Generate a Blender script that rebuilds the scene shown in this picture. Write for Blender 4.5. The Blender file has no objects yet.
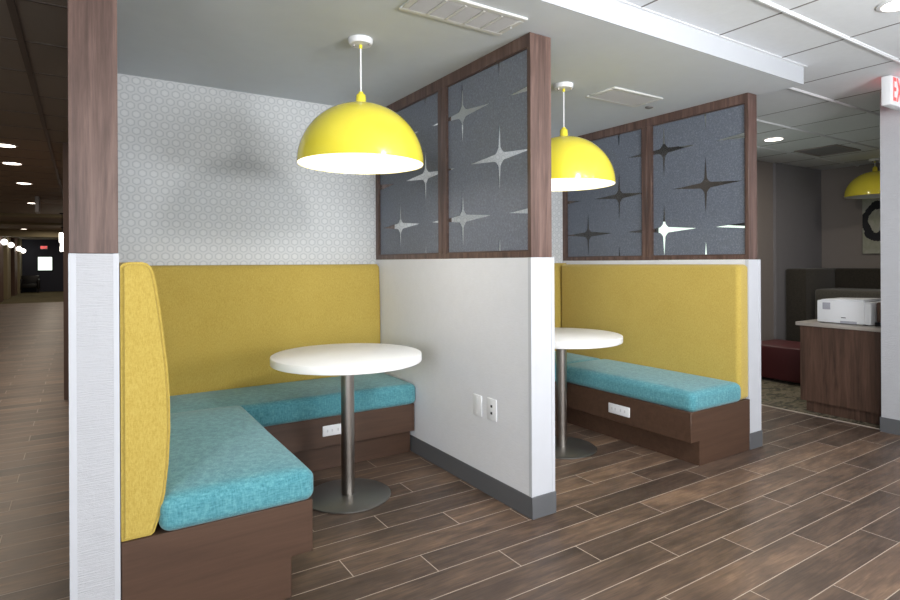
import bpy, bmesh, math, random
from mathutils import Vector, Matrix
random.seed(4)
C = bpy.context.scene.collection
PI = math.pi

# ------------------------------------------------------------------ materials
def lin(r, g, b):
    def f(c):
        c /= 255.0
        return c / 12.92 if c <= .04045 else ((c + .055) / 1.055) ** 2.4
    return (f(r), f(g), f(b), 1)

class N:
    """tiny node-tree helper"""
    def __init__(s, name):
        s.m = bpy.data.materials.new(name); s.m.use_nodes = True
        s.t = s.m.node_tree; s.t.nodes.clear()
        s.out = s.t.nodes.new('ShaderNodeOutputMaterial')
    def n(s, typ, **kw):
        nd = s.t.nodes.new('ShaderNode' + typ)
        for k, v in kw.items(): setattr(nd, k, v)
        return nd
    def l(s, a, b): s.t.links.new(a, b)
    def put(s, sock, v):
        if hasattr(v, 'is_linked'): s.l(v, sock)
        else: sock.default_value = v
    def math(s, op, a, b=0.0, c=0.0):
        nd = s.n('Math', operation=op)
        for i, v in enumerate((a, b, c)): s.put(nd.inputs[i], v)
        return nd.outputs[0]
    def coord(s): return s.n('TexCoord').outputs['Object']
    def mapping(s, scale=(1, 1, 1), rot=(0, 0, 0), vec=None):
        mp = s.n('Mapping'); s.l(vec or s.coord(), mp.inputs['Vector'])
        mp.inputs['Scale'].default_value = scale; mp.inputs['Rotation'].default_value = rot
        return mp.outputs[0]
    def noise(s, vec, scale=5, detail=4, rough=.55, dist=0):
        nd = s.n('TexNoise'); s.l(vec, nd.inputs['Vector'])
        nd.inputs['Scale'].default_value = scale; nd.inputs['Detail'].default_value = detail
        nd.inputs['Roughness'].default_value = rough; nd.inputs['Distortion'].default_value = dist
        return nd.outputs['Fac']
    def ramp(s, fac, stops):
        nd = s.n('ValToRGB'); s.put(nd.inputs[0], fac)
        e = nd.color_ramp.elements
        while len(e) < len(stops): e.new(.5)
        for el, (p, c) in zip(e, stops): el.position = p; el.color = c
        return nd.outputs[0]
    def mix(s, fac, a, b, mode='MIX'):
        nd = s.n('Mix', data_type='RGBA', blend_type=mode)
        s.put(nd.inputs[0], fac); s.put(nd.inputs[6], a); s.put(nd.inputs[7], b)
        return nd.outputs[2]
    def bump(s, h, strength=.3, dist=.002):
        nd = s.n('Bump'); s.put(nd.inputs['Height'], h)
        nd.inputs['Strength'].default_value = strength; nd.inputs['Distance'].default_value = dist
        return nd.outputs[0]
    def bsdf(s, col, rough=.5, metal=0, normal=None, **kw):
        b = s.n('BsdfPrincipled')
        s.put(b.inputs['Base Color'], col); s.put(b.inputs['Roughness'], rough)
        b.inputs['Metallic'].default_value = metal
        if normal is not None: s.l(normal, b.inputs['Normal'])
        for k, v in kw.items(): s.put(b.inputs[k.replace('_', ' ')], v)
        return b.outputs[0]
    def done(s, sh): s.l(sh, s.out.inputs[0]); return s.m

def plain(name, col, rough=.5, metal=0, **kw):
    k = N(name); v = k.noise(k.coord(), 9, 3)
    c2 = tuple(x * .93 for x in col[:3]) + (1,)
    return k.done(k.bsdf(k.mix(v, c2, col), rough, metal, **kw))

def emit(name, col, strength):
    k = N(name); e = k.n('Emission'); e.inputs[0].default_value = col; e.inputs[1].default_value = strength
    return k.done(e.outputs[0])

def fabric(name, base, light, dark, scale, stretch, slub=.5):
    k = N(name); co = k.coord()
    a = k.noise(k.mapping((scale, scale, scale * stretch), vec=co), 1, 4, .65)
    b = k.noise(k.mapping((scale * stretch, scale * stretch, scale), vec=co), 1, 4, .65)
    w = k.math('ADD', k.math('MULTIPLY', a, 1 - slub), k.math('MULTIPLY', b, slub))
    big = k.noise(co, 5, 2)
    w2 = k.math('ADD', w, k.math('MULTIPLY', k.math('SUBTRACT', big, .5), .10))
    col = k.ramp(w2, [(.36, dark), (.5, base), (.66, light)])
    return k.done(k.bsdf(col, .92, 0, k.bump(w, .55, .0025), Sheen_Weight=.25, Sheen_Roughness=.5))

def wood(name, dark, mid, light, axis='Z', rough=.42):
    k = N(name); co = k.coord()
    sc = {'Z': (26, 26, 1.6), 'Y': (26, 1.6, 26), 'X': (1.6, 26, 26)}[axis]
    a = k.noise(k.mapping(sc, vec=co), 1, 6, .62, .6)
    sc2 = tuple(v * 5 for v in sc)
    f = k.noise(k.mapping(sc2, vec=co), 1, 3, .6)
    w = k.math('ADD', k.math('MULTIPLY', a, .75), k.math('MULTIPLY', f, .25))
    col = k.ramp(w, [(.36, dark), (.5, mid), (.66, light)])
    return k.done(k.bsdf(col, rough, 0, k.bump(w, .12, .001)))

def m_floor():
    k = N('plank_tile'); co = k.coord(); sp = k.n('SeparateXYZ'); k.l(co, sp.inputs[0])
    X, Y = sp.outputs[0], sp.outputs[1]
    P, L = .1575, .945
    rv = k.math('DIVIDE', k.math('SUBTRACT', Y, 2.2085), P)
    row = k.math('FLOOR', rv); fy = k.math('SUBTRACT', rv, row)
    uv = k.math('DIVIDE', k.math('ADD', k.math('SUBTRACT', X, .937), k.math('MULTIPLY', row, .3155)), L)
    cell = k.math('FLOOR', uv); fx = k.math('SUBTRACT', uv, cell)
    dy = k.math('MULTIPLY', k.math('MINIMUM', fy, k.math('SUBTRACT', 1, fy)), P)
    dx = k.math('MULTIPLY', k.math('MINIMUM', fx, k.math('SUBTRACT', 1, fx)), L)
    d = k.math('MINIMUM', dx, dy)
    grout = k.math('LESS_THAN', d, .0018)
    cv = k.n('CombineXYZ'); k.l(cell, cv.inputs[0]); k.l(row, cv.inputs[1])
    wn = k.n('TexWhiteNoise', noise_dimensions='3D'); k.l(cv.outputs[0], wn.inputs['Vector'])
    rnd = wn.outputs['Value']
    # per tile offset of the grain
    off = k.n('VectorMath', operation='SCALE'); k.l(wn.outputs['Color'], off.inputs[0]); off.inputs['Scale'].default_value = 40
    ad = k.n('VectorMath', operation='ADD'); k.l(co, ad.inputs[0]); k.l(off.outputs[0], ad.inputs[1])
    g = k.noise(k.mapping((3, 24, 1), vec=ad.outputs[0]), 1, 6, .65, .9)
    blot = k.noise(k.mapping((2.5, 6, 1), vec=ad.outputs[0]), 1, 3, .55, .6)
    fine = k.noise(k.mapping((8, 120, 1), vec=ad.outputs[0]), 1, 3, .6)
    w = k.math('ADD', k.math('MULTIPLY', g, .42), k.math('ADD', k.math('MULTIPLY', blot, .36), k.math('MULTIPLY', fine, .22)))
    w = k.math('ADD', w, k.math('MULTIPLY', k.math('SUBTRACT', rnd, .5), .17))
    col = k.ramp(w, [(.30, lin(60, 48, 41)), (.44, lin(86, 70, 60)), (.56, lin(111, 90, 75)), (.70, lin(150, 122, 98))])
    col = k.mix(grout, col, lin(186, 172, 157))
    h = k.math('MINIMUM', k.math('DIVIDE', d, .004), 1)
    return k.done(k.bsdf(col, k.math('ADD', .36, k.math('MULTIPLY', g, .16)), 0, k.bump(h, .25, .0015)))

def m_wallpaper():
    k = N('hexagon_wallpaper'); co = k.coord(); sp = k.n('SeparateXYZ'); k.l(co, sp.inputs[0])
    W = .0635; pitch = .0515
    x = k.math('DIVIDE', sp.outputs[0], W)
    z = k.math('MULTIPLY', k.math('DIVIDE', sp.outputs[2], pitch), .8660254)
    def cellv(ox, oz):
        fx = k.math('SUBTRACT', k.math('FLOORED_MODULO', k.math('ADD', x, ox), 1.0), .5)
        fz = k.math('SUBTRACT', k.math('FLOORED_MODULO', k.math('ADD', z, oz), 1.7320508), .8660254)
        ax, az = k.math('ABSOLUTE', fx), k.math('ABSOLUTE', fz)
        hexd = k.math('MAXIMUM', ax, k.math('ADD', k.math('MULTIPLY', ax, .5), k.math('MULTIPLY', az, .8660254)))
        r = k.math('SQRT', k.math('ADD', k.math('MULTIPLY', fx, fx), k.math('MULTIPLY', fz, fz)))
        return hexd, r
    h1, r1 = cellv(0, 0); h2, r2 = cellv(.5, .8660254)
    h = k.math('MINIMUM', h1, h2); r = k.math('MINIMUM', r1, r2)
    # 0..0.5 from centre to edge
    c = k.ramp(k.math('MULTIPLY', k.math('ADD', k.math('MULTIPLY', h, .6), k.math('MULTIPLY', r, .4)), 2),
               [(.0, lin(214, 216, 218)), (.50, lin(212, 214, 216)), (.60, lin(194, 197, 200)),
                (.76, lin(184, 188, 192)), (.84, lin(208, 210, 212)), (.97, lin(206, 208, 210))])
    return k.done(k.bsdf(c, .6))

def m_textured_wall(name, col, axis, amount=.5):
    k = N(name); co = k.coord()
    sc = {'ribs': (14, 14, 260), 'weave': (30, 30, 120)}[axis]
    a = k.noise(k.mapping(sc, vec=co), 1, 3, .6)
    b = k.noise(co, 14, 5, .6, .5)
    c2 = tuple(v * .86 for v in col[:3]) + (1,)
    return k.done(k.bsdf(k.mix(k.math('MULTIPLY', k.math('ADD', a, b), .5), c2, col), .72, 0, k.bump(k.math('ADD', a, b), amount, .003)))

def m_film(name, col, spark):
    """dark frosted film with clear four-pointed stars cut out of it"""
    k = N(name); co = k.coord(); sp = k.n('SeparateXYZ'); k.l(co, sp.inputs[0])
    U, V = .359, .312
    u = k.math('PINGPONG', sp.outputs[1], U); v = k.math('PINGPONG', sp.outputs[2], V)
    def arm(a, la, b, lb): return k.math('ADD', k.math('DIVIDE', a, la), k.math('DIVIDE', b, lb))
    def star(a, b):
        core = k.math('ADD', k.math('POWER', k.math('DIVIDE', a, .13), .5), k.math('POWER', k.math('DIVIDE', b, .11), .5))
        return k.math('MINIMUM', core, k.math('MINIMUM', arm(a, .284, b, .024), arm(a, .016, b, .235)))
    f = k.math('MINIMUM', star(u, v), star(k.math('SUBTRACT', U, u), k.math('SUBTRACT', V, v)))
    mask = k.math('LESS_THAN', f, 1.0)
    n1 = k.noise(co, 95, 4, .75); n2 = k.noise(co, 330, 2, .6)
    c = k.ramp(k.math('ADD', k.math('MULTIPLY', n1, .6), k.math('MULTIPLY', n2, .4)),
               [(.38, tuple(x * .80 for x in col[:3]) + (1,)), (.52, col), (.68, spark)])
    fr = k.bsdf(c, .5, 0, k.bump(n2, .5, .002), Specular_IOR_Level=.35)
    tr = k.n('BsdfTransparent'); tr.inputs[0].default_value = (.95, .96, .96, 1)
    fm = k.n('MixShader'); fm.inputs[0].default_value = .07; k.l(fr, fm.inputs[1]); k.l(tr.outputs[0], fm.inputs[2])
    gl = k.n('BsdfGlossy'); gl.inputs['Roughness'].default_value = .02
    cm = k.n('MixShader'); cm.inputs[0].default_value = .05; k.l(tr.outputs[0], cm.inputs[1]); k.l(gl.outputs[0], cm.inputs[2])
    mx = k.n('MixShader'); k.l(mask, mx.inputs[0]); k.l(fm.outputs[0], mx.inputs[1]); k.l(cm.outputs[0], mx.inputs[2])
    return k.done(mx.outputs[0])

def m_carpet(name, cols, scale):
    k = N(name); co = k.coord()
    a = k.noise(k.mapping((1, 1.8, 1), vec=co), scale, 4, .6, 1.4)
    b = k.noise(co, 240, 2)
    c = k.ramp(a, [(.36, cols[0]), (.48, cols[1]), (.58, cols[2]), (.68, cols[3])])
    return k.done(k.bsdf(c, .95, 0, k.bump(b, .5, .003)))

def m_brushed(name, col, rough, axis=(1, 1, 60)):
    k = N(name); a = k.noise(k.mapping(axis), 6, 4)
    c2 = tuple(v * .8 for v in col[:3]) + (1,)
    return k.done(k.bsdf(k.mix(a, c2, col), k.math('ADD', rough, k.math('MULTIPLY', a, .12)), 1, k.bump(a, .05, .0005)))

def m_painting():
    k = N('abstract_painting'); co = k.coord(); sp = k.n('SeparateXYZ'); k.l(co, sp.inputs[0])
    y = k.math('ADD', sp.outputs[1], .20); z = k.math('MULTIPLY', k.math('SUBTRACT', sp.outputs[2], .43), .8)
    r = k.math('SQRT', k.math('ADD', k.math('MULTIPLY', y, y), k.math('MULTIPLY', z, z)))
    n = k.noise(co, 6, 4, .6, .6)
    r = k.math('ADD', r, k.math('MULTIPLY', k.math('SUBTRACT', n, .5), .12))
    ring = k.math('LESS_THAN', k.math('ABSOLUTE', k.math('SUBTRACT', r, .17)), .04)
    bg = k.ramp(n, [(.35, lin(168, 170, 150)), (.6, lin(190, 190, 180)), (.75, lin(150, 160, 160))])
    return k.done(k.bsdf(k.mix(ring, bg, lin(38, 38, 44)), .7))

M = {}
M['floor'] = m_floor()
M['wallpaper'] = m_wallpaper()
M['rib_wall'] = m_textured_wall('ribbed_vinyl', lin(192, 193, 198), 'ribs', .9)
M['vinyl_wall'] = m_textured_wall('textured_vinyl', lin(230, 231, 236), 'weave', .3)
M['trim_white'] = plain('satin_white_trim', lin(198, 200, 206), .45)
M['soffit'] = plain('matt_white_soffit', lin(208, 213, 218), .8)
M['fascia'] = plain('matt_white_fascia', lin(176, 179, 184), .8)
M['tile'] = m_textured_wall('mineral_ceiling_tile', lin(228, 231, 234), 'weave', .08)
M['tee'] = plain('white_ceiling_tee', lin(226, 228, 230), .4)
M['hall_tile'] = m_textured_wall('shade_toned_ceiling_tile', lin(148, 138, 128), 'weave', .08)  # grey-brown base; the unlit look of the hallway is put into this colour
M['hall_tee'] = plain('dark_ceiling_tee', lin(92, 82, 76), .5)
M['base_grey'] = plain('grey_rubber_base', lin(95, 96, 99), .5)
M['lobby_wall'] = plain('grey_lobby_paint', lin(150, 142, 138), .75)
M['lobby_wall_cool'] = plain('blue_grey_lobby_paint', lin(138, 136, 140), .75)
M['yellow_fabric'] = fabric('mustard_fabric', lin(184, 159, 74), lin(194, 170, 88), lin(171, 146, 62), 260, .3, .3)
M['teal_fabric'] = fabric('teal_fabric', lin(79, 144, 155), lin(110, 171, 180), lin(55, 118, 131), 170, .22)
M['laminate'] = wood('brown_laminate', lin(72, 51, 39), lin(79, 57, 44), lin(86, 63, 49), 'X', .45)
M['walnut'] = wood('walnut', lin(68, 51, 45), lin(92, 71, 64), lin(116, 93, 85), 'Z', .4)
M['walnut_h'] = wood('walnut_rail', lin(62, 46, 40), lin(80, 61, 54), lin(98, 77, 69), 'Y', .4)
M['counter_wood'] = wood('darkened_counter_walnut', lin(58, 42, 34), lin(82, 60, 49), lin(99, 74, 61), 'Z', .45)  # darkened wood; the dim lobby shade is put into the colour
M['film'] = m_film('frosted_star_film', lin(116, 121, 133), lin(146, 152, 164))
M['film_blue'] = m_film('blue_frosted_star_film', lin(106, 112, 124), lin(146, 154, 168))
M['enamel'] = plain('yellow_enamel', lin(240, 224, 70), .16, 0, Coat_Weight=.6, Coat_Roughness=.05)
M['shade_white'] = plain('white_enamel', lin(246, 246, 242), .4)
M['white_plastic'] = plain('white_plastic', lin(236, 237, 240), .35)
M['table_white'] = plain('white_laminate_top', lin(246, 246, 246), .38)
M['steel'] = m_brushed('brushed_steel', lin(176, 170, 164), .26)
M['steel_base'] = m_brushed('dull_steel_base', lin(158, 156, 153), .38, (20, 20, 1))
M['vent_metal'] = plain('painted_vent', lin(214, 214, 210), .5)
M['vent_dark'] = plain('vent_grey_mesh', lin(118, 115, 113), .7)  # mid grey for vent backing, cross tees and sprinkler cover
M['vent_louvre'] = plain('vent_louvre_paint', lin(176, 174, 170), .5)
M['bulb_off'] = plain('frosted_bulb', lin(200, 196, 186), .4)
M['socket_grey'] = plain('socket_grey', lin(206, 206, 210), .4)
M['black'] = plain('black_plastic', lin(22, 22, 24), .5)
M['grey_plastic'] = plain('grey_plastic', lin(168, 168, 178), .4)
M['bulb'] = emit('lamp_glow', (1, .95, .86, 1), 14)
M['down'] = emit('downlight_glow', (1, .88, .74, 1), 9)
M['lantern'] = emit('lantern_glow', (1, .93, .82, 1), 6)
M['pane'] = emit('daylight_pane', (.86, 1, .88, 1), 1.6)
M['red_led'] = emit('red_letters', (1, .10, .10, 1), 2.2)
M['sofa_dark'] = fabric('dark_olive_fabric', lin(50, 45, 37), lin(60, 54, 45), lin(40, 36, 29), 80, .5)
M['sofa_grey'] = fabric('grey_green_fabric', lin(84, 80, 73), lin(94, 90, 83), lin(74, 70, 64), 80, .5)
M['red_leather'] = plain('oxblood_vinyl', lin(76, 25, 28), .5)
M['stone'] = plain('grey_stone_top', lin(172, 164, 156), .4)
M['lobby_carpet'] = m_carpet('patterned_carpet', [lin(58, 52, 44), lin(96, 89, 70), lin(124, 112, 94), lin(76, 66, 58)], 6)
M['hall_carpet'] = m_carpet('olive_carpet', [lin(66, 62, 40), lin(92, 86, 58), lin(104, 96, 66), lin(84, 76, 52)], 2)
M['strip_metal'] = plain('metal_floor_strip', lin(188, 176, 162), .35)
M['navy'] = plain('navy_wall_paint', lin(58, 62, 78), .7)
M['hall_wall'] = plain('hall_beige_wall', lin(150, 140, 112), .7)
M['hall_brown'] = plain('hall_brown_panel', lin(104, 80, 68), .6)
M['painting'] = m_painting()
M['vent_charcoal'] = plain('charcoal_sheet', lin(60, 56, 54), .7)
M['black_leather'] = plain('black_leather', lin(26, 24, 26), .4)

# ------------------------------------------------------------------ mesh helpers
def box(bm, x0, x1, y0, y1, z0, z1):
    v = [bm.verts.new((x, y, z)) for x in (x0, x1) for y in (y0, y1) for z in (z0, z1)]
    for f in ((0, 1, 3, 2), (4, 6, 7, 5), (0, 4, 5, 1), (2, 3, 7, 6), (0, 2, 6, 4), (1, 5, 7, 3)):
        bm.faces.new([v[i] for i in f])
    return v

def prism(bm, pts, axis, a, b):
    """2D outline pts swept along axis from a to b; (p,q) = the two other axes in order"""
    def mk(p, q, t):
        return {'X': (t, p, q), 'Y': (p, t, q), 'Z': (p, q, t)}[axis]
    A = [bm.verts.new(mk(p, q, a)) for p, q in pts]; B = [bm.verts.new(mk(p, q, b)) for p, q in pts]
    n = len(pts)
    bm.faces.new(A); bm.faces.new(B[::-1])
    for i in range(n): bm.faces.new((A[i], B[i], B[(i + 1) % n], A[(i + 1) % n]))

def lathe(bm, prof, seg=48, cx=0, cy=0, closed=False):
    rings = []
    for r, z in prof:
        if r < 1e-6: rings.append([bm.verts.new((cx, cy, z))])
        else: rings.append([bm.verts.new((cx + r * math.cos(2 * PI * i / seg), cy + r * math.sin(2 * PI * i / seg), z)) for i in range(seg)])
    pairs = list(zip(rings, rings[1:])) + ([(rings[-1], rings[0])] if closed else [])
    for A, B in pairs:
        if len(A) == 1 and len(B) == 1: continue
        for i in range(seg):
            j = (i + 1) % seg
            if len(A) == 1: bm.faces.new((A[0], B[j], B[i]))
            elif len(B) == 1: bm.faces.new((A[i], A[j], B[0]))
            else: bm.faces.new((A[i], A[j], B[j], B[i]))

def bevel(bm, w, seg=2, angle=30):
    bmesh.ops.recalc_face_normals(bm, faces=bm.faces)
    e = [e for e in bm.edges if len(e.link_faces) == 2 and e.calc_face_angle(0) > math.radians(angle)]
    bmesh.ops.bevel(bm, geom=e, offset=w, segments=seg, profile=.5, affect='EDGES', clamp_overlap=True)

def pillow_box(bm, x0, x1, y0, y1, z0, z1, rad, crown):
    """upholstered block: rounded edges on all sides and a crowned top; crown(u, w) with u, w in -1..1"""
    vs = box(bm, -1, 1, -1, 1, -1, 1)
    bmesh.ops.subdivide_edges(bm, edges=bm.edges[:], cuts=26, use_grid_fill=True)
    c = Vector(((x0 + x1) / 2, (y0 + y1) / 2, (z0 + z1) / 2)); h = Vector((abs(x1 - x0) / 2, (y1 - y0) / 2, (z1 - z0) / 2))
    for v in bm.verts:
        q = [math.sin(t * PI / 2) for t in v.co]
        p = Vector((q[0] * h.x, q[1] * h.y, q[2] * h.z))
        inner = Vector([max(-(h[i] - rad), min(h[i] - rad, p[i])) for i in range(3)])
        d = p - inner
        if d.length > 1e-9: p = inner + d.normalized() * rad
        f = max(0, (p.z + h.z) / (2 * h.z))
        p.z += crown(p.x / h.x, p.y / h.y) * f * f
        v.co = p + c

def obj(name, bm, mat, parent=None, loc=(0, 0, 0), smooth=True):
    bmesh.ops.recalc_face_normals(bm, faces=bm.faces)
    me = bpy.data.meshes.new(name); bm.to_mesh(me); bm.free()
    if isinstance(mat, str): mat = M[mat]
    me.materials.append(mat)
    if smooth:
        for p in me.polygons: p.use_smooth = True
        try: me.set_sharp_from_angle(angle=math.radians(38))
        except Exception: pass
    o = bpy.data.objects.new(name, me); C.objects.link(o)
    if parent: o.parent = parent
    o.location = loc
    return o

def B(): return bmesh.new()

def bx(name, mat, parent, *a, bev=0, seg=2):
    bm = B(); box(bm, *a)
    if bev: bevel(bm, bev, seg)
    return obj(name, bm, mat, parent)

def tag(o, label, cat, group=None):
    o['label'] = label; o['category'] = cat
    if group: o['group'] = group
    return o

def thing(name, label, cat, loc=(0, 0, 0), group=None):
    o = bpy.data.objects.new(name, None); C.objects.link(o); o.location = loc
    o.empty_display_size = .1
    return tag(o, label, cat, group)

def struct(name, mat, *a, bev=0):
    o = bx(name, mat, None, *a, bev=bev); o['kind'] = 'structure'; return o

def structm(name, bm, mat):
    o = obj(name, bm, mat); o['kind'] = 'structure'; return o

def copy_tree(root, loc, label, group=None, keep=None):
    r = root.copy(); C.objects.link(r); r.location = loc; r['label'] = label
    if group: r['group'] = group
    for ch in root.children:
        c = ch.copy(); C.objects.link(c); c.parent = r
        for g in ch.children:
            d = g.copy(); C.objects.link(d); d.parent = c
    return r

# ------------------------------------------------------------------ the setting
ZS = 2.45          # underside of the dropped booth ceiling
ZT = 2.567         # tile ceiling
YW = 4.02          # wallpaper wall
YF = 2.208         # front ends of the partitions
struct('floor', 'floor', -2.45, 5.13, -4, 23.7, -.05, 0)
struct('floor_lobby', 'lobby_carpet', 5.13, 9.0, -4, 4.3, -.05, 0)
struct('floor_hallway', 'hall_carpet', -2.45, 2, 23.7, 33.2, -.05, .001)
struct('trim_threshold', 'strip_metal', 5.122, 5.14, 1.9, 4.02, -.01, .004)

HW = (1.327, 1.315, 1.302)
def half_wall(name, x0, x1, mat, h, y0=.006):
    bm = B(); box(bm, x0, x1, YF + y0, YW, 0, h); structm(name, bm, mat)
half_wall('wall_left', -.036, .103, 'rib_wall', HW[0], 0)
half_wall('wall_middle', 1.899, 2.049, 'vinyl_wall', HW[1])
half_wall('wall_right', 3.843, 3.988, 'vinyl_wall', HW[2])
# end caps (ribbed on the left wall, smooth on the others) with corner guards
for i, (x0, x1, m) in enumerate(((-.036, .103, 'rib_wall'), (1.899, 2.049, 'trim_white'), (3.843, 3.988, 'trim_white'))):
    bm = B()
    if i: box(bm, x0 - .001, x1 + .001, YF, YF + .0065, .0, HW[i] + .0005)
    if i == 0:
        box(bm, x0 - .001, x0 + .020, YF - .0012, YF + .02, 0, HW[0] + .0005); box(bm, x1 - .016, x1 + .001, YF - .0012, YF + .02, 0, HW[0] + .0005)
    else:
        box(bm, x1 - .016, x1 + .004, YF - .003, YF + .03, .11, HW[i] + .0005)
        box(bm, x0 - .003, x0 + .004, YF - .003, YF + .02, .11, HW[i] + .0005)
    structm('trim_%d' % (i + 1), bm, 'trim_white')
    bm = B(); t = .006
    for (a, b, c, d) in ((x0 - t, x0, YF - t, YW - .03), (x1, x1 + t, YF - t, YW - .03), (x0 - t, x1 + t, YF - .004 - t, YF)):
        box(bm, a, b, c, d, 0, .11)
    bevel(bm, .002, 1)
    structm('baseboard_%s' % ('left', 'middle', 'right')[i], bm, 'base_grey')

struct('wall_back', 'wallpaper', -.033, 3.994, YW, YW + .12, 0, ZT)
bm = B(); box(bm, -.05, 3.994, 1.921, YW, ZS, ZT + .1)
structm('ceiling_soffit', bm, 'soffit')
bm = B(); box(bm, -.05, 3.996, 1.917, 1.921, ZS, ZT + .02); structm('trim_fascia', bm, 'fascia')
# tile ceiling with its tees
bm = B(); box(bm, -.11, 9.0, -4, 1.918, ZT, ZT + .05); box(bm, 3.996, 9.0, 1.918, 4.3, ZT, ZT + .05)
structm('ceiling', bm, 'tile')
bm = B()
for i in range(-8, 5):
    y = 1.535 + .665 * i
    xa = -.11 if y < 1.9 else 3.996
    if y < 4.2 and y > -4: box(bm, xa, 9.0, y - .013, y + .013, ZT - .007, ZT + .01); box(bm, xa, 9.0, y - .006, y + .006, ZT - .012, ZT)
structm('trim_ceiling_tees', bm, 'tee')
bm = B()
for i in range(-4, 9):
    x = 3.03 + .667 * i
    y1 = 1.918 if x < 4.0 else 4.3
    if x > -.1: box(bm, x - .005, x + .005, -4, y1, ZT - .002, ZT + .01)
structm('trim_ceiling_cross_tees', bm, 'vent_dark')
# shadow-gap angle where the tiles meet the fascia
struct('trim_wall_angle', 'tee', -.11, 4.01, 1.900, 1.917, ZT - .003, ZT + .004)

# right-hand wall stub and lobby walls
struct('wall_front_right', 'rib_wall', 5.08, 5.19, -4, 1.895, 0, ZT)
struct('baseboard_front_right', 'base_grey', 5.073, 5.197, -4, 1.902, 0, .11)
struct('wall_lobby_back', 'lobby_wall', 3.994, 8.78, 4.02, 4.14, 0, ZT)
struct('wall_lobby_panel', 'lobby_wall_cool', 7.58, 8.78, 3.985, 4.02, 0, ZT)
struct('wall_lobby_side', 'lobby_wall', 8.78, 8.9, -4, 4.14, 0, ZT)

struct('wall_lobby_dark', 'vent_charcoal', 3.995, 6.97, 3.99, 4.02, 0, ZT)  # darker sheet over the lobby wall behind the right screen
bm = B(); box(bm, 5.17, 6.95, 3.975, 3.995, .86, 1.75); w = structm('window_2', bm, 'black')
bx('window_pane', 'pane', w, 5.21, 6.92, 3.965, 3.98, .90, 1.72)
# hallway shell
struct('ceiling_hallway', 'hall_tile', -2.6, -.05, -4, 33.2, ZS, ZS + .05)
struct('wall_hallway_left', 'hall_wall', -2.57, -2.45, -4, 33.2, 0, ZS)
struct('wall_hallway_end', 'navy', -2.57, 2, 33.0, 33.2, 0, ZS)
struct('wall_hallway_right', 'hall_brown', -.150, -.10, 6.7, 33.0, 0, ZS)
struct('wall_behind_booths', 'hall_brown', -.150, 2, 6.6, 6.7, 0, ZS)
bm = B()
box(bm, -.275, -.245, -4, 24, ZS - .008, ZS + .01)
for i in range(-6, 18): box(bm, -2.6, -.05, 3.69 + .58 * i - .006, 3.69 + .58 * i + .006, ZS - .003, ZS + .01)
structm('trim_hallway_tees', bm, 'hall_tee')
for k, y in enumerate((16.2, 19.6, 24.1, 28.0)):
    struct('trim_beam_%d' % (k + 1), 'hall_wall', -2.45, -.12, y, y + .5, ZS - (.06, .06, .22, .1)[k], ZS)
for k, y in enumerate((24.3, 26.8, 29.5, 31.8)):
    struct('trim_pilaster_%d' % (k + 1), ('hall_brown', 'hall_wall', 'hall_brown', 'hall_wall')[k], -2.45, -2.33, y, y + 1.2, 0, ZS)
# end-wall window and its frame
bm = B(); box(bm, -1.78, -1.14, 32.97, 33.0, .96, 1.68); w = structm('window_1', bm, 'black')
p = bx('window_pane', 'pane', w, -1.73, -1.19, 32.96, 32.975, 1.01, 1.63)

# ------------------------------------------------------------------ booth benches (s = +1 left booth, -1 mirrored right booth)
def mirror(s, x): return x if s > 0 else 3.953 - x

def side_bench(s, label):
    t = thing('corner_bench', label, 'bench', (mirror(s, .106), YF, 0), 'L-shaped booth benches')
    def X(x): return s * (x - .106)
    LY = 1.186; BT = .362 if s > 0 else .347
    # brown carcass with a recessed kick
    bm = B(); prism(bm, [(X(.107), 0), (X(.678), 0), (X(.678), .157), (X(.763), .157), (X(.763), BT), (X(.107), BT)], 'Y', -.006, LY)
    bevel(bm, .0025, 1); obj('base', bm, 'laminate', t)
    # seat cushion: rounded and gently crowned
    bm = B(); x0, x1 = X(.220), X(.772)
    pillow_box(bm, min(x0, x1), max(x0, x1), -.026, LY + .004, BT - .003, .482 if s > 0 else .474, .042,
               lambda u, w: (.020 if s > 0 else .010) * (1 - u ** 4) * (1 - abs(w) ** 7) + (.010 * max(0, w) if s > 0 else 0))
    obj('seat_cushion', bm, 'teal_fabric', t)
    # backrest: bulging profile swept along the partition
    prof = [(.107, .3635), (.196, .3635), (.206, .372), (.222, .42), (.240, .50), (.251, .60), (.257, .72), (.256, .82), (.250, .92), (.239, 1.03), (.228, 1.13),
            (.217, 1.21), (.209, 1.255), (.201, 1.280), (.188, 1.294), (.172, 1.299), (.135, 1.299), (.115, 1.294), (.107, 1.285)]
    if s < 0:
        bm = B(); box(bm, X(.236), X(.110), -.008, YW - YF - .105, BT + .001, 1.270); bevel(bm, .032, 6)
    else:
        bm = B(); prism(bm, [(X(a), b) for a, b in prof], 'Y', -.010, YW - YF - .105)
        e = [e for e in bm.edges if abs(e.verts[0].co.y - e.verts[1].co.y) < 1e-5 and e.calc_length() > .001]
        bmesh.ops.recalc_face_normals(bm, faces=bm.faces)
        bmesh.ops.bevel(bm, geom=[e for e in e if e.verts[0].co.y < 0], offset=.012, segments=3, affect='EDGES', clamp_overlap=True)
    obj('backrest', bm, 'yellow_fabric', t)
    return t, X

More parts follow.
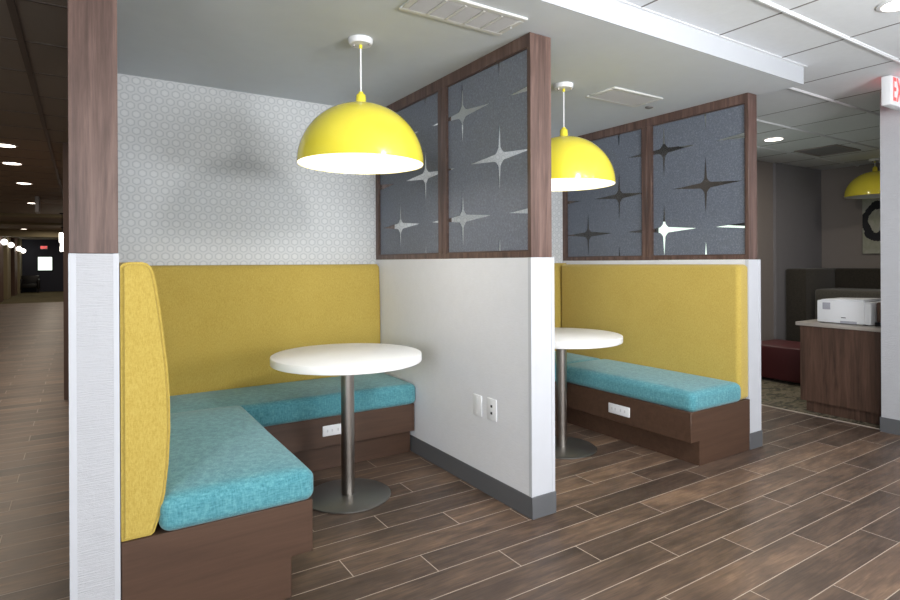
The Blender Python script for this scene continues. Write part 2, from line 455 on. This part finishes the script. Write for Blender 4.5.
def back_bench(s, t):
    xa, xb = mirror(s, .106), mirror(s, 1.897)
    x0 = min(xa, xb); L = 1.791
    D = YW - 3.397; pre = set(t.children)
    bm = B(); prism(bm, [(.058, 0), (D - .003, 0), (D - .003, .340), (0, .340), (0, .157), (.058, .157)], 'X', .012, L - .012)
    bevel(bm, .0025, 1); obj('base', bm, 'laminate', t)
    bm = B(); ca, cb = (.150, L - .001) if s > 0 else (.004, L - .150)
    pillow_box(bm, ca, cb, -.028, D - .09, .339, .478, .040, lambda u, w: .014 * (1 - w * w) * (1 - u ** 6))
    obj('seat_cushion', bm, 'teal_fabric', t)
    prof = [(D - .003, .342), (D - .070, .342), (D - .085, .40), (D - .096, .50), (D - .1, .62), (D - .1, .80), (D - .096, 1.0), (D - .089, 1.15), (D - .083, 1.245),
            (D - .074, 1.272), (D - .060, 1.282), (D - .02, 1.282), (D - .003, 1.272)]
    bm = B(); prism(bm, prof, 'X', .003, L - .004)
    bmesh.ops.recalc_face_normals(bm, faces=bm.faces)
    e = [e for e in bm.edges if abs(e.verts[0].co.x - e.verts[1].co.x) < 1e-5]
    bmesh.ops.bevel(bm, geom=e, offset=.012, segments=3, affect='EDGES', clamp_overlap=True)
    obj('backrest', bm, 'yellow_fabric', t)
    for o in t.children:
        if o not in pre: o.location = (x0 - t.location.x, 3.397 - t.location.y, 0)

def outlet(parent, axis, cx, cy, cz, sgn):
    """white power strip plate set in a bench front"""
    bm = B()
    if axis == 'Y': box(bm, cx - .075, cx + .075, cy - .008, cy + .002, cz - .033, cz + .033)
    else: box(bm, cx - .008, cx + .002, cy - .095, cy + .095, cz - .035, cz + .035)
    bevel(bm, .006, 2); o = obj('power_outlet', bm, 'white_plastic', parent)
    for k in (-.055, -.018, .03, .06):
        bm = B()
        if axis == 'Y': box(bm, cx + k * .8 - .004, cx + k * .8 + .004, cy - .0088, cy - .006, cz - .008, cz + .008)
        else: box(bm, cx - .0088, cx - .006, cy + k - .005, cy + k + .005, cz - .009, cz + .009)
        obj('socket', bm, 'socket_grey', o)

bL, XL = side_bench(1, 'L-shaped bench with mustard back and teal seats around the near left table')
back_bench(1, bL)
outlet(bL, 'Y', 1.315 - .106, 3.397 - YF, .256, 1)
bR, XR = side_bench(-1, 'L-shaped bench with mustard back and teal seat under the right-hand star screen')
outlet(bR, 'X', XR(.763), 2.77 - YF, .245, 1)
back_bench(-1, bR)

# ------------------------------------------------------------------ wooden screens with star glass
ZTOP = 2.449
def screen(x0, x1, film, label, ZB, stars=((2.846, 1.554), (3.645, 1.554))):
    t = thing('divider_screen', label, 'screen', (x0, YF, ZB), 'wood framed star screens on the half walls')
    Wd = x1 - x0; H = ZTOP - ZB; ym = 3.052 - YF; GX = .018; ye = YW - YF - .002
    def ring(bm, xa, xb, o, i):
        """one closed rectangular frame: o and i are (y0, y1, z0, z1) of its outer and inner outline"""
        def loop(q, x): return [bm.verts.new((x, y, z)) for y, z in ((q[0], q[2]), (q[1], q[2]), (q[1], q[3]), (q[0], q[3]))]
        oa, ob, ia, ib = loop(o, xa), loop(o, xb), loop(i, xa), loop(i, xb)
        for k in range(4):
            j = (k + 1) % 4
            for a, b in ((oa, ob), (ob, ib), (ib, ia), (ia, oa)): bm.faces.new((a[k], a[j], b[j], b[k]))
    bm = B(); ring(bm, 0, Wd, (0, ye, 0, H), (.022, ye - .046, .030, H - .064)); bevel(bm, .0012, 1)
    f = obj('frame', bm, 'walnut', t)
    for k in (-1, 1):
        bm = B(); q = ym + k * .0235; box(bm, .001, .042, q - .0228, q + .0228, .030, H - .064); bevel(bm, .0015, 1); obj('mullion', bm, 'walnut', t)
    r1, r2 = (.022, ym - .0465), (ym + .0465, ye - .046)
    for a, b in (r1, r2):
        for q in (.004, GX + .004):
            bm = B(); ring(bm, q, q + .010, (a, b, .030, H - .064), (a + .008, b - .008, .038, H - .072))
            obj('glazing_bead', bm, 'walnut_h', f)
    for (a, b), (sy, sz) in zip((r1, r2), stars):
        oy = sy - YF; oz = sz - ZB
        bm = B(); box(bm, -.003, .003, a + .001 - oy, b - .001 - oy, .031 - oz, H - .065 - oz)
        o = obj('glass_panel', bm, film, t, (GX, oy, oz), smooth=False)
    return t
screen(-.036, .102, 'film', 'walnut framed screen seen end-on above the ribbed white partition', HW[0] + .001)
screen(1.900, 2.040, 'film', 'walnut framed screen with pale stars on the middle partition', HW[1] + .001)
screen(3.851, 3.957, 'film_blue', 'walnut framed screen with dark stars above the right mustard backrest', HW[2] + .001, ((2.90, 1.54), (3.708, 1.54)))

# ------------------------------------------------------------------ tables
def table(loc, label):
    t = thing('round_table', label, 'table', loc, 'round pedestal tables')
    bm = B(); lathe(bm, [(0, .747), (.407, .747), (.410, .749), (.411, .752), (.411, .785), (.410, .788), (.407, .790), (0, .790)], 96)
    obj('tabletop', bm, 'table_white', t)
    bm = B(); lathe(bm, [(0, .012), (.0365, .012), (.0365, .746), (0, .746)], 40); obj('post', bm, 'steel', t)
    bm = B(); lathe(bm, [(0, 0), (.231, 0), (.236, .003), (.236, .008), (.229, .0125), (.06, .016), (.048, .017), (0, .017)], 80); obj('base_plate', bm, 'steel_base', t)
    bm = B(); lathe(bm, [(0, .735), (.11, .735), (.11, .747), (0, .747)], 32); obj('mounting_plate', bm, 'black', t)
    return t
tb = table((1.238, 2.99, 0), 'round white table on a steel post in the near left booth')
copy_tree(tb, (2.800, 2.940, 0), 'round white table half hidden behind the middle partition')

# ------------------------------------------------------------------ pendants
def pendant(loc, rim, glow, label, group='yellow dome pendants'):
    """loc = ceiling point; rim = height of the dome's lower edge, local heights are negative"""
    t = thing('pendant_lamp', label, 'lamp', loc, group)
    z0 = rim - loc[2]; R = .325; DH = .315
    bm = B(); lathe(bm, [(0, 0), (.062, 0), (.062, -.018), (.056, -.028), (0, -.030)], 40); cn = obj('canopy', bm, 'white_plastic', t)
    for a in (-1, 1):
        bm = B(); lathe(bm, [(0, -.026), (.006, -.026), (.007, -.034), (.004, -.039), (0, -.040)], 14, a * .032, -.026 * a - .012); obj('screw', bm, 'steel', cn)
    bm = B(); lathe(bm, [(0, -.028), (.0085, -.028), (.0085, -.048), (0, -.050)], 16); obj('cord_grip', bm, 'enamel', t)
    zt = z0 + DH
    bm = B(); lathe(bm, [(0, -.045), (.0045, -.045), (.0045, zt + .05 - 0.0), (0, zt + .05)], 12); obj('cord', bm, 'white_plastic', t)
    bm = B(); lathe(bm, [(0, zt + .060), (.011, zt + .060), (.013, zt + .052), (.021, zt + .047), (.025, zt + .040), (.028, zt + .004), (.032, zt - .008), (0, zt - .008)], 28); obj('neck', bm, 'enamel', t)
    outer = [(R * math.sin(a), z0 + DH * math.cos(a)) for a in [PI / 2 * i / 24 for i in range(1, 25)]]
    inner = [(r * .988, z0 + (z - z0) * .985) for r, z in outer]
    bm = B(); lathe(bm, [(.02, zt - .001)] + outer + [(R * .994, z0 - .002)] + [(r * .994, z0 + (z - z0) * .993) for r, z in outer[::-1]] + [(.02, zt - .004)], 96, closed=True)
    sh = obj('shade', bm, 'enamel', t)
    bm = B(); lathe(bm, [(.0, zt - .006)] + inner, 96); obj('shade_lining', bm, 'shade_white', sh)
    bm = B(); lathe(bm, [(0, z0 + .10), (.03, z0 + .105), (.052, z0 + .13), (.056, z0 + .16), (.048, z0 + .19), (.028, z0 + .225), (.026, z0 + .29), (0, z0 + .30)], 28); obj('bulb', bm, 'bulb' if glow else 'bulb_off', t)
    return t
pendant((1.220, 2.751, ZS), 1.803, 1, 'yellow dome pendant hanging over the near round table')
pendant((2.652, 2.752, ZS), 1.795, 1, 'yellow dome pendant hanging in the far booth beside the middle screen')
pendant((8.40, 3.19, ZT), 2.10, 0, 'dim yellow pendant beyond the printer, cut off by the right wall')

# ------------------------------------------------------------------ ceiling vents
def vent(x0, x1, y0, y1, z, nx, label, mat='vent_metal', dark='vent_dark', slats=True):
    t = thing('ceiling_vent', label, 'vent', ((x0 + x1) / 2, (y0 + y1) / 2, z), 'air vents in the ceilings')
    w, h = (x1 - x0) / 2, (y1 - y0) / 2; b = .032
    bm = B()
    for a in ((-w, w, -h, -h + b), (-w, w, h - b, h), (-w, -w + b, -h + b, h - b), (w - b, w, -h + b, h - b)): box(bm, *a, -.012, 0)
    bevel(bm, .004, 1); obj('frame', bm, mat, t)
    bx('backing', dark, t, -w + b, w - b, -h + b, h - b, -.004, 0)
    if slats:
        bm = B(); n = 16
        for i in range(n):
            y = -h + b + (2 * h - 2 * b) * (i + .5) / n
            prism(bm, [(y - .004, -.004), (y + .003, -.012), (y + .0045, -.011), (y - .002, -.004)], 'X', -w + b, w - b)
        obj('louvre', bm, 'vent_louvre', t, smooth=False)
        for i in range(1, nx):
            x = -w + b + (2 * w - 2 * b) * i / nx
            bx('divider', mat, t, x - .006, x + .006, -h + b, h - b, -.014, -.003)
    bm = B(); lathe(bm, [(0, -.010), (.005, -.010), (.005, -.0145), (0, -.015)], 12, w - b / 2, 0); obj('screw', bm, 'white_plastic', t)
vent(1.213, 1.786, 2.085, 2.315, ZS, 5, 'white ceiling vent cut by the top edge, above the near booth')
vent(2.962, 3.465, 2.598, 2.86, ZS, 1, 'white ceiling vent between the far pendant and the right screen')
vent(6.95, 7.55, 3.0, 3.45, ZT, 1, 'dark square ceiling vent in the dim lobby beyond the screens', 'lobby_wall', 'lobby_wall_cool', False)
bm = B(); lathe(bm, [(0, 0), (.03, 0), (.028, -.008), (.012, -.014), (0, -.015)], 24)
tag(obj('ceiling_sprinkler_cover', bm, 'vent_dark', None, (3.58, 2.81, ZS)), 'small grey round sprinkler cover beside the far booth vent', 'sprinkler')

# ------------------------------------------------------------------ wall plates on the middle partition
def plate(y, z, ports, label):
    t = thing('wall_plate', label, 'wall plate', (1.899, y, z), 'white plates on the middle partition')
    bm = B(); box(bm, -.007, .001, -.041, .041, -.06, .06); bevel(bm, .0035, 2); obj('plate', bm, 'white_plastic', t)
    if ports:
        for k in (.018, -.020):
            bx('port', 'black', t, -.0085, -.004, -.008, .008, k - .007, k + .007, bev=.001)
    else:
        for k in (-.042, .042):
            bm = B(); box(bm, -.0082, -.005, -.004, .004, k - .004, k + .004); bevel(bm, .0015, 1); obj('screw', bm, 'white_plastic', t)
plate(2.673, .478, False, 'blank white wall plate farther from the edge of the middle partition')
plate(2.536, .482, True, 'white wall plate with two dark data ports on the middle partition')

# ------------------------------------------------------------------ downlights
def downlight(loc, r, label, group, warm='down'):
    t = thing('downlight', label, 'lamp', loc, group)
    bm = B(); lathe(bm, [(r, 0), (r + .02, 0), (r + .02, -.005), (r + .004, -.009), (r, -.009)], 40, closed=True); obj('trim_ring', bm, 'tee', t)
    bm = B(); lathe(bm, [(0, -.006), (r, -.006), (r, -.001), (0, -.001)], 40); obj('lens', bm, warm, t)
g1 = 'downlights in the tile ceiling'
downlight((3.42, 1.19, ZT), .075, 'recessed downlight cut off at the top right corner', g1)
downlight((6.09, 3.22, ZT), .085, 'recessed downlight in the dim lobby ceiling right of the screens', g1)
g2 = 'downlights along the hallway ceiling'
for (x, y), lab in zip([(-.624, 7.0), (-.668, 8.21), (-.69, 10.15), (-.775, 13.37), (-1.465, 17.25 - .35), (-.915, 20.7), (-1.596, 23.3), (-1.9, 26.3), (-.75, 27.2), (-1.5, 30.5)],
        ['nearest hallway downlight, cut by the left edge of the photo', 'second nearest downlight along the hallway ceiling',
         'third downlight along the hallway, just before the hanging blade sign', 'fourth downlight along the hallway, under the blade sign',
         'hallway downlight at far left, before the ceiling beams', 'hallway downlight right of centre between two beams',
         'small hallway downlight left of centre before the deep beam', 'small left downlight past the deep hallway beam',
         'small right downlight past the deep hallway beam near the lanterns', 'farthest hallway downlight before the navy end wall']):
    downlight((x, y, ZS), .085, lab, g2)

# ------------------------------------------------------------------ exit signs
def text_mesh(txt, size):
    cu = bpy.data.curves.new('letters', 'FONT'); cu.body = txt; cu.size = size; cu.extrude = .0015; cu.space_character = 1.18; cu.align_x = 'CENTER'; cu.align_y = 'CENTER'; cu.offset = .0015
    o = bpy.data.objects.new('tmp', cu); C.objects.link(o)
    bpy.context.view_layer.update()
    me = bpy.data.meshes.new_from_object(o.evaluated_get(bpy.context.evaluated_depsgraph_get()))
    bpy.data.objects.remove(o); return me
def letters(parent, me, loc, rot, scale=(1, 1, 1)):
    o = bpy.data.objects.new('letters', me); C.objects.link(o); o.parent = parent
    if not me.materials: me.materials.append(M['red_led'])
    o.location = loc; o.rotation_euler = rot; o.scale = scale
t = thing('exit_sign', 'white exit sign with red letters at the right edge of the photo', 'sign', (4.81, 1.700, ZT))
bx('housing', 'white_plastic', t, -.155, .155, -.029, .029, -.207, -.008, bev=.004)
bx('mounting_bracket', 'white_plastic', t, -.06, .06, -.02, .02, -.010, 0)
me = text_mesh('EXIT', .2)
letters(t, me, (.0, -.0305, -.107), (PI / 2, 0, 0), (.55, 1.15, 1)); letters(t, me, (.0, .0305, -.107), (PI / 2, 0, PI), (.55, 1.15, 1))
t = thing('exit_sign', 'tiny red exit sign above the window at the hallway end', 'sign', (-1.50, 32.93, 2.0))
bx('housing', 'white_plastic', t, -.14, .14, 0, .07, 0, .15)
letters(t, me, (0, -.004, .075), (PI / 2, 0, 0), (.54, .8, 1))

# ------------------------------------------------------------------ hallway furnishings
bx_ = bx('blade_sign', 'trim_white', None, -.03, .03, 0, .35, -.27, 0, bev=.004)
bx_.location = (-.64, 12.0, ZS); tag(bx_, 'pale blade sign hanging edge-on from the hallway ceiling', 'sign')
def lantern(loc, drop, label):
    t = thing('hanging_lantern', label, 'lamp', loc, 'glowing lanterns on the right of the hallway')
    bm = B(); lathe(bm, [(0, 0), (.05, 0), (.05, -.02), (.008, -.03), (.008, -drop), (0, -drop)], 20); obj('stem', bm, 'black', t)
    bm = B(); lathe(bm, [(0, -drop), (.055, -drop), (.06, -drop - .02), (.06, -drop - .2), (.055, -drop - .22), (0, -drop - .22)], 24); obj('glass_shade', bm, 'lantern', t)
lantern((-.375, 15.7, ZS), .45, 'nearest glowing white lantern on the right of the hallway')
lantern((-.51, 21.7, ZS), .42, 'second glowing lantern, just below the nearest one in view')
lantern((-.70, 28.5, ZS), .42, 'farthest and lowest glowing lantern on the hallway right')
def sconce(y, z, label):
    t = thing('wall_sconce', label, 'lamp', (-2.33, y, z), 'round sconces on the left hallway wall')
    bx('back_plate', 'black', t, -.02, .03, -.05, .05, -.09, .09)
    bm = B(); bmesh.ops.create_uvsphere(bm, u_segments=20, v_segments=12, radius=.10)
    for v in bm.verts: v.co.x += .09
    obj('glass_globe', bm, 'lantern', t)
for y, z, lab in ((24.8, 2.06, 'nearest sconce on the left hallway wall, at the photo edge'), (27.02, 2.02, 'second sconce along the left hallway wall'),
                  (30.2, 1.95, 'third sconce along the left hallway wall'), (32.3, 1.9, 'last sconce on the left hallway wall beside the navy wall')):
    sconce(y, z, lab)
t = thing('armchair', 'black armchair at the far end of the hallway', 'chair', (-2.0, 32.3, 0))
bx('seat', 'black_leather', t, -.28, .28, -.3, .25, .22, .42, bev=.03)
bx('backrest', 'black_leather', t, -.34, .34, .2, .36, .2, .78, bev=.04)
for s in (-1, 1):
    bx('armrest', 'black_leather', t, s * .33 - .05, s * .33 + .05, -.3, .25, .15, .62, bev=.03)
    for y in (-.27, .27): bx('leg', 'black', t, s * .3 - .02, s * .3 + .02, y - .02, y + .02, 0, .21)

# ------------------------------------------------------------------ lobby furnishings
t = thing('service_counter', 'walnut counter with grey top beside the right wall', 'cabinet', (5.225, 2.0, 0))
bx('body', 'counter_wood', t, 0, .55, -.9, .545, .095, .735)
bx('toe_kick', 'counter_wood', t, .04, .55, -.9, .515, 0, .095)
bx('countertop', 'stone', t, -.022, .58, -.9, .575, .735, .766, bev=.004)
t = thing('printer', 'boxy white printer on the walnut counter', 'printer', (5.3, 2.255, .766))
bx('body', 'white_plastic', t, 0, .36, -.160, .19, .006, .190, bev=.008)
bx('side_cover', 'white_plastic', t, .012, .34, -.205, -.161, .006, .186, bev=.006)
bm = B(); prism(bm, [(-.160, .190), (.165, .190), (.155, .199), (-.160, .210)], 'X', .006, .34); bevel(bm, .003, 1); obj('lid', bm, 'white_plastic', t)
bx('control_panel', 'grey_plastic', t, -.002, .01, .085, .145, .115, .172, bev=.001)
bx('paper_slot', 'grey_plastic', t, -.003, .01, -.11, .01, .006, .026, bev=.001)
bx('nameplate', 'black', t, -.0015, .004, -.03, .004, .050, .056)
for x in (.03, .31):
    for y in (-.17, .15): bx('foot', 'black', t, x, x + .03, y, y + .03, 0, .007)
t = thing('coffee_machine', 'dark small appliance between the printer and the right wall', 'appliance', (5.36, 1.96, .766))
bx('body', 'hall_brown', t, 0, .22, -.13, .07, .03, .19, bev=.01); bx('foot_plate', 'black', t, -.03, .22, -.13, .07, 0, .03, bev=.005)
bm = B(); bmesh.ops.create_uvsphere(bm, u_segments=16, v_segments=10, radius=.014); obj('button', bm, 'steel', t, (-.006, .02, .14))

t = thing('ottoman', 'dark red ottoman standing behind the counter', 'ottoman', (6.49, 3.26, 0))
bx('cushion', 'red_leather', t, -.29, .29, -.33, .33, .03, .385, bev=.02, seg=3)
for x in (-.22, .22):
    for y in (-.26, .26): bx('foot', 'black', t, x - .03, x + .03, y - .03, y + .03, 0, .035)

t = thing('corner_sofa', 'dark high-backed corner sofa against the dim lobby walls', 'sofa', (8.0, 3.6, 0))
bx('base', 'black', t, -.20, .77, -.35, .38, 0, .12)
bx('back_panel', 'sofa_dark', t, -.23, .77, .12, .375, .1, 1.19, bev=.03, seg=3)
bx('back_panel', 'sofa_dark', t, .52, .77, -2.4, .12, .1, 1.19, bev=.03, seg=3)
bx('back_cushion', 'sofa_grey', t, -.10, .52, -2.35, .08, .45, .93, bev=.04, seg=3)
bx('seat_cushion', 'sofa_dark', t, -.22, .52, -.42, .12, .12, .45, bev=.03, seg=3)
bx('seat_cushion', 'sofa_dark', t, -.35, .52, -2.35, -.43, .12, .45, bev=.03, seg=3)
bm = B(); box(bm, -.028, 0, -.62, 0, 0, .74); bevel(bm, .003, 1)
pt = obj('wall_painting', bm, 'painting', None, (8.779, 3.47, 1.38)); tag(pt, 'pale canvas with a dark ring on the dim lobby wall', 'painting')

# ------------------------------------------------------------------ lights
def area(name, loc, target, size, power, col=(1, 1, 1), sizey=None, spread=PI):
    l = bpy.data.lights.new(name, 'AREA'); l.energy = power; l.color = col; l.size = size; l.spread = spread
    if sizey: l.shape = 'RECTANGLE'; l.size_y = sizey
    else: l.shape = 'DISK'
    o = bpy.data.objects.new(name, l); C.objects.link(o); o.location = loc
    o.rotation_euler = (Vector(target) - Vector(loc)).to_track_quat('-Z', 'Y').to_euler(); return o
def point(name, loc, power, col, r=.05):
    l = bpy.data.lights.new(name, 'POINT'); l.energy = power; l.color = col; l.shadow_soft_size = r
    o = bpy.data.objects.new(name, l); C.objects.link(o); o.location = loc; return o
area('flash_head', (1.9, -.05, 2.38), (1.9, 3.3, 1.0), .30, 34, (1, .99, .97))
area('ceiling_fill', (2.6, -1.2, 1.45), (2.6, -.5, 2.56), 1.2, 128, (.95, .975, 1))  # uplight added out of view to brighten the tile ceiling
area('rear_fill', (.6, -3.8, 1.35), (1.2, 2, 1.2), 4.4, 95, (.95, .98, 1), 2.0)  # unseen fill added behind the camera; no window is built there
area('side_fill', (-2.3, -1.0, 1.55), (1.9, 2.9, 1.1), 2.0, 54, (.93, .97, 1), 1.5, math.radians(85))  # unseen fill added from the left to brighten the middle partition
for x in (.6, 1.7, 2.8, 3.9):
    area('ceiling_lamp', (x, -.75, ZT - .02), (x, -.75, 0), .16, 5, (1, .94, .86))
point('pendant_bulb_light', (1.220, 2.751, 1.88), 4, (1, .93, .82))
point('pendant_bulb_light', (2.652, 2.752, 1.88), 4, (1, .93, .82))
area('lobby_downlight', (6.09, 3.22, ZT - .015), (6.09, 3.22, 0), .16, 13, (1, .9, .78))
area('lobby_fill', (7.3, 2.2, ZT - .015), (7.3, 2.2, 0), .16, 8, (1, .9, .80))  # lamp added without a fixture to lift the dim lobby walls
for y in (5.2, 7.0, 8.2, 10.15, 13.4, 16.9, 20.7, 23.3, 26.3, 30.5):
    area('hall_downlight', (-.9, y, ZS - .02), (-.9, y, 0), .16, 14, (1, .86, .70))
w = bpy.data.worlds.new('World'); bpy.context.scene.world = w; w.use_nodes = True
bg = w.node_tree.nodes['Background']; bg.inputs[0].default_value = (.9, .95, 1, 1); bg.inputs[1].default_value = .25

# ------------------------------------------------------------------ camera
F = 574.0
cd = bpy.data.cameras.new('camera'); cam = bpy.data.objects.new('camera', cd); C.objects.link(cam)
cd.sensor_fit = 'HORIZONTAL'; cd.sensor_width = 36; cd.lens = F / 900 * 36; cd.shift_y = -(300 - 262.3) / 900
cd.clip_start = .02; cd.clip_end = 200
yaw = math.atan2(368, 574)
cam.matrix_world = Matrix.Translation((0, 0, 1.293)) @ Matrix.Rotation(-yaw, 4, 'Z') @ Matrix.Rotation(PI / 2, 4, 'X') @ Matrix.Rotation(-.0047, 4, 'Z')
sc = bpy.context.scene; sc.camera = cam
sc.view_settings.view_transform = 'Standard'; sc.view_settings.look = 'None'; sc.view_settings.gamma = 1
sc.view_settings.use_curve_mapping = False; sc.view_settings.exposure = 0
